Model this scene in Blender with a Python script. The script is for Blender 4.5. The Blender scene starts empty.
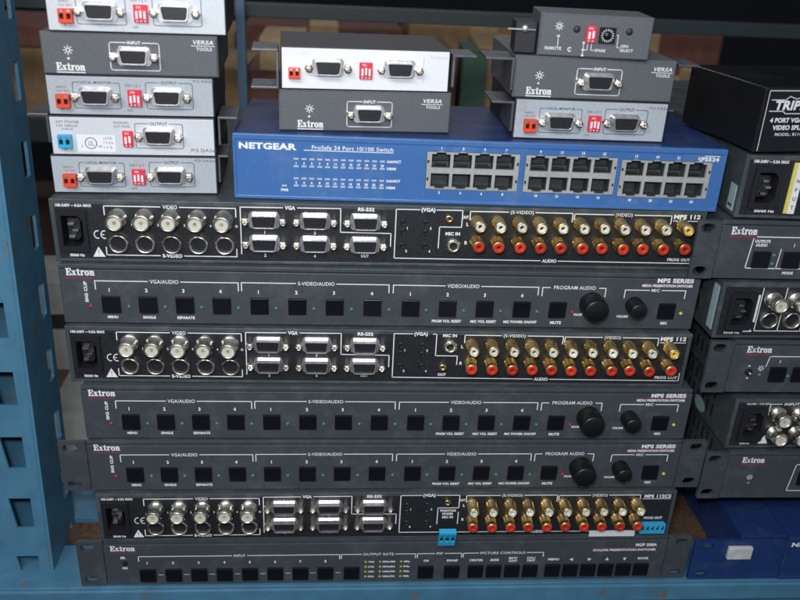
import bpy, bmesh, math, random
from mathutils import Matrix, Vector
random.seed(7)
S = bpy.context.scene
COL = S.collection
MM = 0.001

# ------------------------------------------------------------------ materials
def mat(name, col, rough=0.5, metal=0.0, noise=0.0, nscale=900.0, bump=0.0, bscale=2500.0, spec=0.5, emit=None, es=1.0, alt=None, smudge=0.0, wear=None, vary=0.0):
    m = bpy.data.materials.new(name); m.use_nodes = True
    nt = m.node_tree; b = nt.nodes['Principled BSDF']
    b.inputs['Base Color'].default_value = (*col, 1)
    b.inputs['Roughness'].default_value = rough
    b.inputs['Metallic'].default_value = metal
    b.inputs['Specular IOR Level'].default_value = spec
    tc = nt.nodes.new('ShaderNodeTexCoord')
    if noise > 0:
        n = nt.nodes.new('ShaderNodeTexNoise'); n.inputs['Scale'].default_value = nscale; n.inputs['Detail'].default_value = 4
        nt.links.new(tc.outputs['Object'], n.inputs['Vector'])
        r = nt.nodes.new('ShaderNodeValToRGB')
        a2 = alt or tuple(min(1, c * (1 + noise)) for c in col)
        a1 = tuple(c * (1 - noise) for c in col)
        r.color_ramp.elements[0].position = .3; r.color_ramp.elements[1].position = .7
        r.color_ramp.elements[0].color = (*a1, 1); r.color_ramp.elements[1].color = (*a2, 1)
        nt.links.new(n.outputs['Fac'], r.inputs['Fac']); nt.links.new(r.outputs['Color'], b.inputs['Base Color'])
    if wear:                                          # dust film or paint chips: (colour, amount, scale, threshold, sharpness)
        wc, amt, wsc, th, sh = wear
        src = b.inputs['Base Color'].links[0].from_socket if b.inputs['Base Color'].links else None
        nw = nt.nodes.new('ShaderNodeTexNoise'); nw.inputs['Scale'].default_value = wsc; nw.inputs['Detail'].default_value = 8; nw.inputs['Roughness'].default_value = .68
        oi2 = nt.nodes.new('ShaderNodeObjectInfo'); sc_ = nt.nodes.new('ShaderNodeVectorMath'); sc_.operation = 'SCALE'; sc_.inputs[0].default_value = (7.3, 3.1, 5.7)
        ad_ = nt.nodes.new('ShaderNodeVectorMath'); ad_.operation = 'ADD'
        nt.links.new(oi2.outputs['Random'], sc_.inputs['Scale']); nt.links.new(tc.outputs['Object'], ad_.inputs[0]); nt.links.new(sc_.outputs[0], ad_.inputs[1])
        nt.links.new(ad_.outputs[0], nw.inputs['Vector'])
        mw_ = nt.nodes.new('ShaderNodeMapRange'); mw_.inputs['From Min'].default_value = th; mw_.inputs['From Max'].default_value = th+sh; mw_.inputs['To Max'].default_value = amt
        nt.links.new(nw.outputs['Fac'], mw_.inputs['Value'])
        mx = nt.nodes.new('ShaderNodeMix'); mx.data_type = 'RGBA'; mx.inputs[7].default_value = (*wc, 1)
        nt.links.new(mw_.outputs['Result'], mx.inputs[0])
        if src: nt.links.new(src, mx.inputs[6])
        else: mx.inputs[6].default_value = (*col, 1)
        nt.links.new(mx.outputs[2], b.inputs['Base Color'])
    if vary > 0:                                      # every connector tarnished a little differently
        oi = nt.nodes.new('ShaderNodeObjectInfo'); hs = nt.nodes.new('ShaderNodeHueSaturation'); src = b.inputs['Base Color'].links[0].from_socket
        m1 = nt.nodes.new('ShaderNodeMapRange'); m1.inputs['To Min'].default_value = 1-vary; m1.inputs['To Max'].default_value = 1+vary*.5
        nt.links.new(oi.outputs['Random'], m1.inputs['Value']); nt.links.new(m1.outputs['Result'], hs.inputs['Value']); nt.links.new(src, hs.inputs['Color'])
        nt.links.new(hs.outputs['Color'], b.inputs['Base Color'])
    if smudge > 0:
        n2 = nt.nodes.new('ShaderNodeTexNoise'); n2.inputs['Scale'].default_value = 28; n2.inputs['Detail'].default_value = 7
        nt.links.new(tc.outputs['Object'], n2.inputs['Vector'])
        mr = nt.nodes.new('ShaderNodeMapRange'); mr.inputs['From Min'].default_value = .3; mr.inputs['From Max'].default_value = .7
        mr.inputs['To Min'].default_value = max(.04, rough - smudge); mr.inputs['To Max'].default_value = min(1, rough + smudge)
        nt.links.new(n2.outputs['Fac'], mr.inputs['Value']); nt.links.new(mr.outputs['Result'], b.inputs['Roughness'])
    if bump > 0:
        n3 = nt.nodes.new('ShaderNodeTexNoise'); n3.inputs['Scale'].default_value = bscale; n3.inputs['Detail'].default_value = 2
        nt.links.new(tc.outputs['Object'], n3.inputs['Vector'])
        bp = nt.nodes.new('ShaderNodeBump'); bp.inputs['Strength'].default_value = bump; bp.inputs['Distance'].default_value = .0003
        nt.links.new(n3.outputs['Fac'], bp.inputs['Height']); nt.links.new(bp.outputs['Normal'], b.inputs['Normal'])
    if emit:
        b.inputs['Emission Color'].default_value = (*emit, 1); b.inputs['Emission Strength'].default_value = es
    return m

M = dict(
    grey=mat('powder_coat_grey', (.051, .060, .070), .46, noise=.16, nscale=1400, bump=.35, smudge=.13, wear=((.16, .17, .17), .28, 55, .5, .22)),
    greyside=mat('chassis_grey', (.050, .063, .070), .46, noise=.14, nscale=1200, bump=.3, smudge=.13, wear=((.20, .20, .19), .35, 60, .5, .2)),
    black=mat('rear_panel_black', (.008, .009, .012), .5, noise=.6, nscale=1500, alt=(.028, .030, .036), bump=.4),
    boxgrey=mat('box_textured_grey', (.105, .112, .125), .55, noise=.3, nscale=1300, bump=.5),
    silver=mat('label_silver', (.42, .46, .51), .40, noise=.06, nscale=500, smudge=.12, wear=((.30, .31, .32), .5, 70, .56, .15)),
    silver2=mat('label_bright_silver', (.62, .65, .70), .38, noise=.05, nscale=500, smudge=.12, wear=((.42, .43, .44), .5, 70, .58, .15)),
    whiteface=mat('label_white', (.84, .84, .87), .36, noise=.03, smudge=.12, wear=((.60, .60, .62), .5, 45, .55, .2)),
    casedark=mat('box_case_dark', (.02, .022, .03), .5, noise=.15, bump=.3),
    white=mat('print_white', (.82, .83, .85), .6, noise=.08, nscale=3000),
    dimwhite=mat('print_dim', (.48, .52, .56), .6, noise=.08, nscale=3000),
    darkprint=mat('print_dark', (.05, .06, .08), .6, noise=.1),
    redprint=mat('print_red', (.32, .03, .05), .6, noise=.1),
    button=mat('button_black', (.006, .006, .009), .28, noise=.2, smudge=.08),
    knob=mat('knob_black', (.006, .0065, .007), .33, noise=.2, bump=.2, smudge=.08),
    hole=mat('hole_black', (.003, .003, .004), .8, noise=.2),
    nickel=mat('nickel', (.74, .70, .62), .27, 1.0, noise=.14, nscale=250, smudge=.14, vary=.3),
    tin=mat('tin_shell', (.86, .83, .82), .3, .88, noise=.1, nscale=250, smudge=.14, vary=.22),
    gold=mat('gold_plate', (.80, .60, .28), .27, 1.0, noise=.14, nscale=250, smudge=.14, vary=.28),
    ivory=mat('ivory_insulator', (.60, .57, .49), .45, noise=.05),
    rcawhite=mat('rca_white', (.80, .77, .70), .4, noise=.08, vary=.2),
    rcared=mat('rca_red', (.58, .04, .02), .35, noise=.1, vary=.25),
    rcayellow=mat('rca_yellow', (.80, .55, .10), .35, noise=.08),
    ledgreen=mat('led_green', (.05, .22, .10), .3, noise=.1),
    ledred=mat('led_red', (.38, .03, .03), .3, noise=.1),
    ledyellow=mat('led_yellow', (.62, .55, .05), .3, noise=.1),
    ledoff=mat('led_smoke', (.42, .50, .62), .4, noise=.08),
    plugblack=mat('plug_black', (.016, .016, .02), .4, noise=.2),
    red=mat('dip_red', (.74, .035, .07), .4, noise=.06),
    orange=mat('terminal_orange', (.82, .075, .03), .4, noise=.06),
    cyan=mat('terminal_blue', (.03, .40, .68), .4, noise=.06),
    netblue=mat('switch_blue', (.050, .150, .40), .38, noise=.12, nscale=1200, bump=.25, smudge=.1, wear=((.20, .28, .42), .3, 50, .52, .2)),
    netdark=mat('switch_navy_shaded', (.013, .037, .14), .42, noise=.14, nscale=1200, bump=.25, smudge=.1, wear=((.10, .13, .20), .3, 50, .52, .2)),  # navy of the lower switch; on the upper case, shade painted into its blue
    portmetal=mat('port_metal', (.56, .56, .54), .4, .45, noise=.1, nscale=400, smudge=.1),
    portin=mat('port_inside', (.05, .055, .062), .45, noise=.3),
    rackblue=mat('rack_paint_blue', (.066, .190, .300), .42, noise=.12, nscale=60, bump=.3, bscale=700, smudge=.16, wear=((.15, .13, .11), .85, 60, .615, .03)),
    rackdull=mat('rack_paint_grey_green', (.022, .034, .038), .6, noise=.12, nscale=60),
    reargrey=mat('rear_upright_paint', (.07, .13, .20), .5, noise=.12, nscale=60),
    deck=mat('particle_board', (.095, .052, .032), .8, noise=.35, nscale=260, bump=.6, bscale=900),
    card=mat('cardboard', (.29, .18, .085), .85, noise=.18, nscale=60, bump=.3, bscale=500),
    cardlite=mat('cardboard_pale', (.42, .30, .16), .85, noise=.15, nscale=60, bump=.3, bscale=500),
    foam=mat('pale_board', (.27, .27, .25), .8, noise=.12, nscale=45, bump=.3, bscale=400),
    steel=mat('bracket_steel', (.16, .17, .19), .42, .8, noise=.15, nscale=200, smudge=.12),
    cream=mat('cream_card', (.72, .66, .56), .8, noise=.12, nscale=60),
    green=mat('green_card', (.05, .10, .07), .8, noise=.15, nscale=60),
    foamtab=mat('dull_white_foam', (.52, .54, .53), .85, noise=.12, nscale=150),
    dark=mat('dark_plastic', (.012, .012, .015), .55, noise=.3),
    gloss=mat('gloss_black', (.010, .010, .012), .3, noise=.3, smudge=.08),
    wall=mat('dark_wall', (.006, .006, .008), .9, noise=.3, nscale=6),
    floor=mat('concrete', (.05, .05, .05), .8, noise=.25, nscale=9),
    maroon=mat('maroon_card', (.15, .06, .042), .8, noise=.2, nscale=60),
    paper=mat('paper_label', (.78, .80, .82), .7, noise=.05),
    stickerblue=mat('sticker_pale_blue', (.30, .42, .44), .55, noise=.08),
    yellow=mat('label_yellow_edge', (.70, .62, .14), .5, noise=.08),
)

# ------------------------------------------------------------------ mesh builder (millimetres; x right, y back, z up)
class MB:
    def __init__(s): s.v = []; s.f = []; s.mi = []; s.sm = []; s.cur = 0; s.smooth = False
    def add(s, vs, fs, smooth=None):
        o = len(s.v); s.v += [tuple(p) for p in vs]
        for f in fs: s.f.append([i + o for i in f]); s.mi.append(s.cur); s.sm.append(s.smooth if smooth is None else smooth)
        return s
    def box(s, x0, x1, y0, y1, z0, z1):
        v = [(x0,y0,z0),(x1,y0,z0),(x1,y1,z0),(x0,y1,z0),(x0,y0,z1),(x1,y0,z1),(x1,y1,z1),(x0,y1,z1)]
        return s.add(v, [(0,3,2,1),(4,5,6,7),(0,1,5,4),(1,2,6,5),(2,3,7,6),(3,0,4,7)], False)
    def prism(s, pts, y0, y1, pts2=None):           # outline in x,z counter-clockwise seen from the front
        n = len(pts); q = pts2 or pts
        v = [(x, y0, z) for x, z in pts] + [(x, y1, z) for x, z in q]
        f = [tuple(range(n)), tuple(range(2*n-1, n-1, -1))] + [(i, i+n, (i+1) % n + n, (i+1) % n) for i in range(n)]
        return s.add(v, f, False)
    def lathe(s, cx, cz, prof, n=24, smooth=True):  # prof: (radius, y) from front to back
        vs = []; fs = []; k = len(prof)
        for r, y in prof:
            for i in range(n):
                a = 2*math.pi*i/n; vs.append((cx + r*math.cos(a), y, cz + r*math.sin(a)))
        for j in range(k-1):
            for i in range(n):
                i2 = (i+1) % n; fs.append((j*n+i, (j+1)*n+i, (j+1)*n+i2, j*n+i2))
        return s.add(vs, fs, smooth)
    def disc(s, cx, cz, y, r, n=20):
        return s.add([(cx + r*math.cos(2*math.pi*i/n), y, cz + r*math.sin(2*math.pi*i/n)) for i in range(n)], [tuple(range(n))], False)
    def plate(s, outer, holes, y0, y1):             # extruded outline with real holes
        cu = bpy.data.curves.new('tmp', 'CURVE'); cu.dimensions = '2D'; cu.fill_mode = 'BOTH'; cu.extrude = abs(y1-y0)/2
        for loop in [outer] + list(holes):
            sp = cu.splines.new('POLY'); sp.points.add(len(loop)-1); sp.use_cyclic_u = True
            for p, (x, z) in zip(sp.points, loop): p.co = (x, z, 0, 1)
        ob = bpy.data.objects.new('tmp', cu); me = bpy.data.meshes.new_from_object(ob)
        ym = (y0+y1)/2
        s.add([(v.co.x, ym - v.co.z, v.co.y) for v in me.vertices], [tuple(p.vertices) for p in me.polygons], False)
        bpy.data.objects.remove(ob); bpy.data.curves.remove(cu); bpy.data.meshes.remove(me)
        return s
    def line(s, pts, w=.6, y=-.12):                 # printed line, flat ribbon
        for (x0, z0), (x1, z1) in zip(pts, pts[1:]):
            L = math.hypot(x1-x0, z1-z0) or 1; dx, dz = (x1-x0)/L*w/2, (z1-z0)/L*w/2
            a0, b0, a1, b1 = x0-dx, z0-dz, x1+dx, z1+dz
            s.add([(a0+dz, y, b0-dx), (a1+dz, y, b1-dx), (a1-dz, y, b1+dx), (a0-dz, y, b0+dx)], [(0,1,2,3)], False)
        return s
    def quad(s, x0, x1, z0, z1, y=-.12):
        return s.add([(x0,y,z0),(x1,y,z0),(x1,y,z1),(x0,y,z1)], [(0,1,2,3)], False)
    def text(s, t, x, z, h, w=None, align='l', y=-.12, shear=0, bold=.012, rot=0):
        me = text_mesh(t, bold); xs = [p[0] for p in me[0]]; zs = [p[1] for p in me[0]]
        x0, x1 = min(xs), max(xs); sc = h/.70; sx = (w/(x1-x0)) if w else sc*.92
        W = (x1-x0)*sx; off = {'l': 0, 'c': -W/2, 'r': -W}[align]
        vs = []
        for px, pz in me[0]:
            lx = (px-x0)*sx + off + pz*sc*shear; lz = pz*sc
            if rot: lx, lz = lx*math.cos(rot)-lz*math.sin(rot), lx*math.sin(rot)+lz*math.cos(rot)
            vs.append((x+lx, y, z+lz))
        return s.add(vs, me[1], False)
    def mesh(s, name, mats, bevel=0):
        me = bpy.data.meshes.new(name)
        me.from_pydata([(x*MM, y*MM, z*MM) for x, y, z in s.v], [], s.f)
        for m in mats: me.materials.append(M[m])
        me.polygons.foreach_set('material_index', s.mi); me.polygons.foreach_set('use_smooth', s.sm)
        if bevel:
            bm = bmesh.new(); bm.from_mesh(me)
            bmesh.ops.remove_doubles(bm, verts=bm.verts, dist=1e-6)
            ed = [e for e in bm.edges if len(e.link_faces) == 2 and e.calc_face_angle(0) > 1.0]
            bmesh.ops.bevel(bm, geom=ed, offset=bevel*MM, segments=2, affect='EDGES', profile=.5, clamp_overlap=True)
            bm.to_mesh(me); bm.free()
        me.update(); return me

_tc = {}
def text_mesh(t, bold):
    k = (t, bold)
    if k not in _tc:
        cu = bpy.data.curves.new('t', 'FONT'); cu.body = t; cu.size = 1; cu.offset = bold; cu.resolution_u = 3
        cu.fill_mode = 'FRONT'; cu.space_character = 1.06
        ob = bpy.data.objects.new('t', cu); me = bpy.data.meshes.new_from_object(ob)
        _tc[k] = ([(v.co.x, v.co.y) for v in me.vertices], [tuple(p.vertices) for p in me.polygons])
        bpy.data.objects.remove(ob); bpy.data.curves.remove(cu); bpy.data.meshes.remove(me)
    return _tc[k]

def wordmark(mb, x, z, w, h, y=-.12):               # slab serif lettering drawn glyph by glyph
    G = []
    def R(x0, x1, z0, z1): G.append([(x0,z0),(x1,z0),(x1,z1),(x0,z1)])
    def Q(*p): G.append(list(p))
    o = 0                                            # E
    R(.10,.30,0,1); R(0,.10,0,.10); R(0,.10,.90,1); R(.30,.72,.88,1); R(.60,.72,.66,.88); R(.30,.50,.45,.56); R(.45,.53,.36,.65); R(.30,.74,0,.12); R(.62,.74,.12,.34)
    o = .80                                          # x
    Q((o+.42,0),(o+.66,0),(o+.28,.68),(o+.04,.68)); Q((o+.06,0),(o+.16,0),(o+.56,.68),(o+.46,.68))
    R(o-.02,o+.24,0,.08); R(o+.36,o+.70,-.001,.079); R(o,o+.34,.60,.681); R(o+.42,o+.66,.601,.68)
    o = 1.54                                         # t
    R(o+.12,o+.30,.06,.90); R(o,o+.44,.59,.68); R(o+.18,o+.42,0,.09); R(o+.38,o+.45,.05,.2)
    o = 2.06                                         # r
    R(o+.10,o+.28,.08,.60); R(o,o+.40,0,.08); R(o,o+.28,.60,.68); Q((o+.28,.42),(o+.36,.54),(o+.36,.70),(o+.28,.60)); R(o+.36,o+.56,.50,.70)
    o = 2.68                                         # o
    n = 20
    for i in range(n):
        a, b = 2*math.pi*i/n, 2*math.pi*(i+1)/n
        P = lambda t, rx, rz: (o+.31+rx*math.cos(t), .34+rz*math.sin(t))
        Q(P(a,.13,.25), P(a,.31,.36), P(b,.31,.36), P(b,.13,.25))
    o = 3.36                                         # n
    R(o+.10,o+.28,.08,.60); R(o,o+.36,0,.08); R(o,o+.28,.60,.68); Q((o+.28,.44),(o+.42,.56),(o+.46,.70),(o+.28,.58)); R(o+.44,o+.62,.08,.60)
    Q((o+.42,.56),(o+.44,.56),(o+.60,.60),(o+.46,.70)); R(o+.40,o+.72,0,.08)
    sx = w/4.1
    for dx, dy in ((0, 0), (.28, -.02)):
        for g in G: mb.add([(x+dx+a*sx, y+dy, z+b*h) for a, b in g], [tuple(range(len(g)))], False)

# ------------------------------------------------------------------ object helpers
def thing(name, label, cat, loc=(0,0,0), rz=0, group=None):
    o = bpy.data.objects.new(name, None); COL.objects.link(o); o.empty_display_size = .02
    o.location = [c*MM for c in loc]; o.rotation_euler = (0, 0, rz); o['label'] = label; o['category'] = cat
    if group: o['group'] = group
    return o
def put(name, me, parent=None, loc=(0,0,0), rot=(0,0,0), label=None):
    o = bpy.data.objects.new(name, me); COL.objects.link(o); o.parent = parent
    o.location = [c*MM for c in loc]; o.rotation_euler = rot
    if label: o['label'] = label
    return o
def copy_tree(o, parent=None):
    c = o.copy(); COL.objects.link(c); c.parent = parent
    for ch in list(o.children): copy_tree(ch, c)
    return c
def rect(x0, x1, z0, z1): return [(x0,z0),(x1,z0),(x1,z1),(x0,z1)]
def rrect(x0, x1, z0, z1, r, n=4):
    out = []
    for cx, cz, a0 in ((x1-r,z0+r,-90),(x1-r,z1-r,0),(x0+r,z1-r,90),(x0+r,z0+r,180)):
        for i in range(n+1):
            a = math.radians(a0 + 90*i/n); out.append((cx+r*math.cos(a), cz+r*math.sin(a)))
    return out
def circ(cx, cz, r, n=16): return [(cx+r*math.cos(2*math.pi*i/n), cz+r*math.sin(2*math.pi*i/n)) for i in range(n)]

# ------------------------------------------------------------------ shared part meshes
P = {}
m = MB(); m.box(-6.2, 6.2, -1.6, .5, -6.2, 6.2); P['button'] = m.mesh('button', ['button'], .5)
m = MB(); m.smooth = True; m.lathe(0, 0, [(.01,-1.3),(.7,-1.2),(1.15,-.8),(1.3,-.2),(1.3,.3)], 14); ledmb = m
for k in ('ledgreen','ledred','ledyellow'): P[k] = m.mesh('led', [k])
def knob_mesh(r, L):
    m = MB(); m.lathe(0, 0, [(.01,-L),(r-1.1,-L),(r-.3,-L+.5),(r,-L+1.4),(r+.25,-1.2),(r+.25,0)], 32)
    for i in range(22):                               # grip ribs
        a = 2*math.pi*i/22; c, s_ = math.cos(a), math.sin(a)
        x, z = (r+.05)*c, (r+.05)*s_
        m.add([(x-.35*s_,-L+2,z+.35*c),(x+.35*s_,-L+2,z-.35*c),(x+.35*s_+.4*c,-L+2,z-.35*c+.4*s_),(x-.35*s_+.4*c,-L+2,z+.35*c+.4*s_),
               (x-.35*s_,-1.4,z+.35*c),(x+.35*s_,-1.4,z-.35*c),(x+.35*s_+.4*c,-1.4,z-.35*c+.4*s_),(x-.35*s_+.4*c,-1.4,z+.35*c+.4*s_)],
              [(0,1,2,3),(7,6,5,4),(3,2,6,7),(0,4,5,1),(1,5,6,2),(0,3,7,4)], False)
    return m.mesh('knob', ['knob'])
P['knob_big'] = knob_mesh(8.6, 15); P['knob_small'] = knob_mesh(6.0, 13)
m = MB(); m.box(-.5, .5, -.25, 0, 1.2, 5.2); P['pointer'] = m.mesh('pointer', ['dimwhite'])
# bnc
m = MB(); m.lathe(0, 0, [(4.1,-11),(4.1,-13.4),(5.2,-13.8),(5.45,-13.2),(5.45,-10.6),(5.0,-10.3),(5.0,-7.4),(4.7,-7.2),(4.7,-6.8),(5.0,-6.6),(5.0,-3.2),(6.1,-3.0),(6.3,-2.6),(6.3,-.2),(6.3,0)], 28)
for sgn in (-1, 1): m.box(sgn*5.5-.7, sgn*5.5+.9, -11.9, -10.3, -.9, .9)
P['bnc'] = m.mesh('bnc_connector', ['nickel'])
m = MB(); m.lathe(0, 0, [(1.2,-12.7),(4.1,-12.7)], 20, False); m.lathe(0, 0, [(.01,-10),(1.2,-10.2),(1.2,-12.7)], 12); P['bnc_ins'] = m.mesh('insulator', ['ivory'])
m = MB(); m.lathe(0, 0, [(.01,-13),(.5,-13),(.5,-10)], 10); P['pin'] = m.mesh('center_pin', ['gold'])
# s-video
m = MB(); m.lathe(0, 0, [(4.6,.6),(5.1,-2.6),(5.6,-3.4),(6.2,-3.3),(6.6,-2.2),(6.7,.1)], 28); P['sv'] = m.mesh('s_video_socket', ['nickel'])
m = MB(); m.lathe(0, 0, [(.01,-.9),(5.0,-.9)], 22, False); m.cur = 1
for px, pz in ((-1.8,1.2),(1.8,1.2),(-2.4,-1.4),(2.4,-1.4)): m.disc(px, pz, -1.05, .55, 8)
m.quad(-1.4, 1.4, -3.7, -2.7, -1.05); P['sv_ins'] = m.mesh('insert', ['plugblack','hole'])
# rca
m = MB(); m.lathe(0, 0, [(3.0,-11.5),(3.0,-12.9),(3.3,-13.1),(3.95,-13.0),(4.15,-12.5),(4.15,-9.6),(3.95,-9.4),(3.95,-8.9),(4.15,-8.7),(4.15,-3.0),(4.5,-2.8),(4.7,-2.2),(4.7,0)], 24); P['rca'] = m.mesh('rca_jack', ['gold'])
for k in ('rcawhite','rcared','rcayellow'):
    m = MB(); m.lathe(0, 0, [(1.5,-8),(1.5,-12.8),(1.8,-13.0),(2.8,-13.0),(3.05,-12.8),(3.05,-12.0)] if k != 'rcared' else [(1.3,-8),(1.3,-13.1),(1.6,-13.4),(3.4,-13.4),(3.8,-13.1),(3.8,-12.8)], 22); m.cur = 1
    m.lathe(0, 0, [(.01,-10),(1.5,-10)], 12, False); P[k] = m.mesh('insulator', [k,'hole'])
# d-sub
def dsub_outline(w, h, ins=0, taper=1.2, r=1.5):
    w2, h2 = w/2-ins, h/2-ins
    pts = [(-w2+taper, -h2), (w2-taper, -h2), (w2, h2), (-w2, h2)]
    out = []
    n = len(pts)
    for i in range(n):
        p0, p, p1 = Vector(pts[i-1]), Vector(pts[i]), Vector(pts[(i+1) % n])
        a = p + (p0-p).normalized()*r; b = p + (p1-p).normalized()*r
        for t in (0, .25, .5, .75, 1): out.append(tuple((1-t)**2*a + 2*t*(1-t)*p + t*t*b))
    return out
def dsub(w=17.4, h=9.0):
    m = MB()
    m.plate(dsub_outline(w, h), [dsub_outline(w, h, .75)], -6.0, -1.0)
    m.plate(rrect(-w/2-1.5, w/2+1.5, -h/2-1.3, h/2+1.3, 2.6), [dsub_outline(w, h, .95)], -1.0, 0)
    return m.mesh('shell', ['tin'], .25)
def dsub_face(w=17.4, h=9.0, pins=True):
    m = MB(); m.prism(dsub_outline(w, h, 1.15), -5.0, 0); m.cur = 1
    if pins:
        for j, z in enumerate((-2.1, 0, 2.1)):
            for i in range(5): m.disc(-4.9+i*2.35+(.5 if j == 1 else 0), z, -5.08, .48, 8)
    return m.mesh('socket_face', ['plugblack','casedark'])
P['dsub'] = dsub(); P['dsub_face'] = dsub_face()
m = MB(); m.lathe(0, 0, [(.01,-2.6),(1.25,-2.7),(1.35,-5.8),(1.9,-6.1)], 10); m.lathe(0, 0, [(1.9,-6.1),(2.7,-5.8),(2.75,0)], 6, False); P['screw'] = m.mesh('jack_screw', ['nickel'])
m = MB(); m.lathe(0, 0, [(.9,-1),(1.0,-2.9),(2.5,-2.9),(2.8,-2.4),(2.9,0)], 18); m.cur = 1; m.lathe(0, 0, [(.01,-1.4),(1.0,-1.4)], 12, False)
P['jack'] = m.mesh('audio_jack', ['gold','hole'])
m = MB(); m.lathe(0, 0, [(1.1,.2),(1.2,-.7),(1.9,-.9),(2.2,0)], 14); m.cur = 1; m.lathe(0, 0, [(.01,-.25),(1.2,-.25)], 12, False)
P['minijack'] = m.mesh('mini_jack', ['plugblack','hole'])
m = MB(); m.lathe(0, 0, [(3.1,2),(3.1,-3.6),(4.4,-3.9),(4.9,-3.2),(5.0,0)], 24); m.cur = 1; m.lathe(0, 0, [(.01,-.3),(3.1,-.3)], 18, False)
P['micjack'] = m.mesh('microphone_jack', ['nickel','hole'])
# power inlet (vertical), opening 20 x 27
INW, INH = 9.6, 14.6
cav = [(-6.6,-10.5),(4.0,-10.5),(7.0,-6.8),(7.0,6.8),(4.0,10.5),(-6.6,10.5)]
m = MB(); m.plate(rrect(-INW, INW, -INH, INH, 1.5), [cav], -2.2, 13); m.box(-8, 8, 13, 14, -12, 12); P['inlet'] = m.mesh('power_inlet', ['plugblack'])
m = MB(); m.prism([(-4.0,-7.6),(2.4,-7.6),(4.2,-5.4),(4.2,5.4),(2.4,7.6),(-4.0,7.6)], 2.0, 13); P['inlet_core'] = m.mesh('inlet_core', ['plugblack'], .4)
m = MB(); m.box(-1.9, 1.9, -1.2, 6, -.9, .9); P['blade'] = m.mesh('contact_blade', ['nickel'], .2)
# dip switch, terminal block
def dip_mesh(n, w, h):
    m = MB(); m.box(-w/2, w/2, -2.4, 0, -h/2, h/2); return m.mesh('dip_switch', ['red'], .2)
def dip_sl(n, w, h):
    m = MB(); st = w/(n+.6)
    for i in range(n):
        x = (i-(n-1)/2)*st; zz = 0 if i % 2 else -.5
        m.box(x-st*.27, x+st*.27, -3.2, -2.35, -h*.24+zz, h*.2+zz)
        m.quad(x-.35, x+.35, -h*.46, -h*.38, -2.46)
    m.text('ON', -w*.3, h*.3, h*.13, y=-2.46)
    return m.mesh('slider_row', ['whiteface'])
for n, w, h in ((3, 8.4, 10.2), (2, 6.4, 10.0)): P['dip%d' % n] = dip_mesh(n, w, h); P['dips%d' % n] = dip_sl(n, w, h)
def terminal(col, w=8.2, h=8, n=2):
    m = MB(); st = w/n
    hs = [rect(-w/2+st*i+.8, -w/2+st*(i+1)-.8, -h*.22, h*.18) for i in range(n)]
    m.plate(rect(-w/2, w/2, -h/2, h/2), hs, -4.5, 0)
    m.cur = 1; m.box(-w/2+.3, w/2-.3, -2.8, -.5, -h*.3, h*.3); m.cur = 2
    for i in range(n): m.lathe(-w/2+st*(i+.5), h*.33, [(.01,-4.75),(.9,-4.7),(.95,-4.5)], 8, False)
    return m.mesh('terminal_block', [col,'hole','nickel'])
P['term_or'] = terminal('orange'); P['term_bl'] = terminal('cyan'); P['term_strip'] = terminal('cyan', 20, 8.2, 5)

H = 43.7
def add_vga(t, x, z, dz=0):
    c = put('vga_connector', P['dsub'], t, (x, 0, z))
    put('socket_face', P['dsub_face'], c)
    for s_ in (-12.4, 12.4): put('jack_screw', P['screw'], c, (s_, 0, 0))
    return c
def add_bnc(t, x, z):
    c = put('bnc_connector', P['bnc'], t, (x, 0, z), (random.uniform(-.02,.02), random.uniform(-.6, .6), random.uniform(-.02,.02))); put('insulator', P['bnc_ins'], c); put('center_pin', P['pin'], c)
def add_sv(t, x, z):
    c = put('s_video_socket', P['sv'], t, (x, 0, z)); put('insert', P['sv_ins'], c)
def add_rca(t, x, z, k):
    c = put('rca_jack', P['rca'], t, (x, 0, z), (random.uniform(-.035,.035), random.uniform(-3,3), random.uniform(-.03,.03)), label='gold phono jack with a %s ring' % {'rcawhite':'white','rcared':'red','rcayellow':'yellow'}[k]); put('insulator_ring', P[k], c)
def add_inlet(t, x, z):
    c = put('power_inlet', P['inlet'], t, (x, 0, z)); put('inlet_core', P['inlet_core'], c)
    for dx, dz in ((-1, 4.4), (1.6, 0), (-1, -4.4)): put('contact_blade', P['blade'], c, (dx, 0, dz))
def led(t, x, z, k='ledgreen'): put('status_led', P[k], t, (x, 0, z))

def chassis(t, W, D, rim=None, inlet=None, sidemat='greyside', slots=False, x0=None):
    a, b = (-W/2, W/2) if x0 is None else (x0, x0+W)
    m = MB(); m.plate(rect(a, b, 0, H), [rect(a+1.2, b-1.2, 1.2, H-1.2)], 3.0, D)
    m.box(a+1.25, b-1.25, D-2, D-.5, 1.25, H-1.25)
    if slots:
        for k in range(14):
            for j in range(2):
                yy = 30+k*9; m.add([(a-.15, yy, 9+j*16),(a-.15, yy+3, 9+j*16),(a-.15, yy+3, 20+j*16),(a-.15, yy, 20+j*16)], [(0,3,2,1)], False)
                m.mi[-1] = 1
    put('chassis', m.mesh('chassis', [sidemat,'hole']), t)

def rear_panel(t, a, b, inlet):
    m = MB(); m.plate(rect(a, b, 0, H), [rect(a+3, b-3, 2.4, H-3.4)], 0, 3.0); put('panel_frame', m.mesh('panel_frame', ['greyside'], .5), t)
    hole = [rect(inlet[0]-8, inlet[0]+8, inlet[1]-13, inlet[1]+13)] if inlet else []
    m = MB(); m.plate(rect(a+2.9, b-2.9, 2.3, H-3.3), hole, 1.0, 2.9)
    put('rear_panel', m.mesh('rear_panel', ['black']), t, (0, -1.0, 0))

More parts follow.
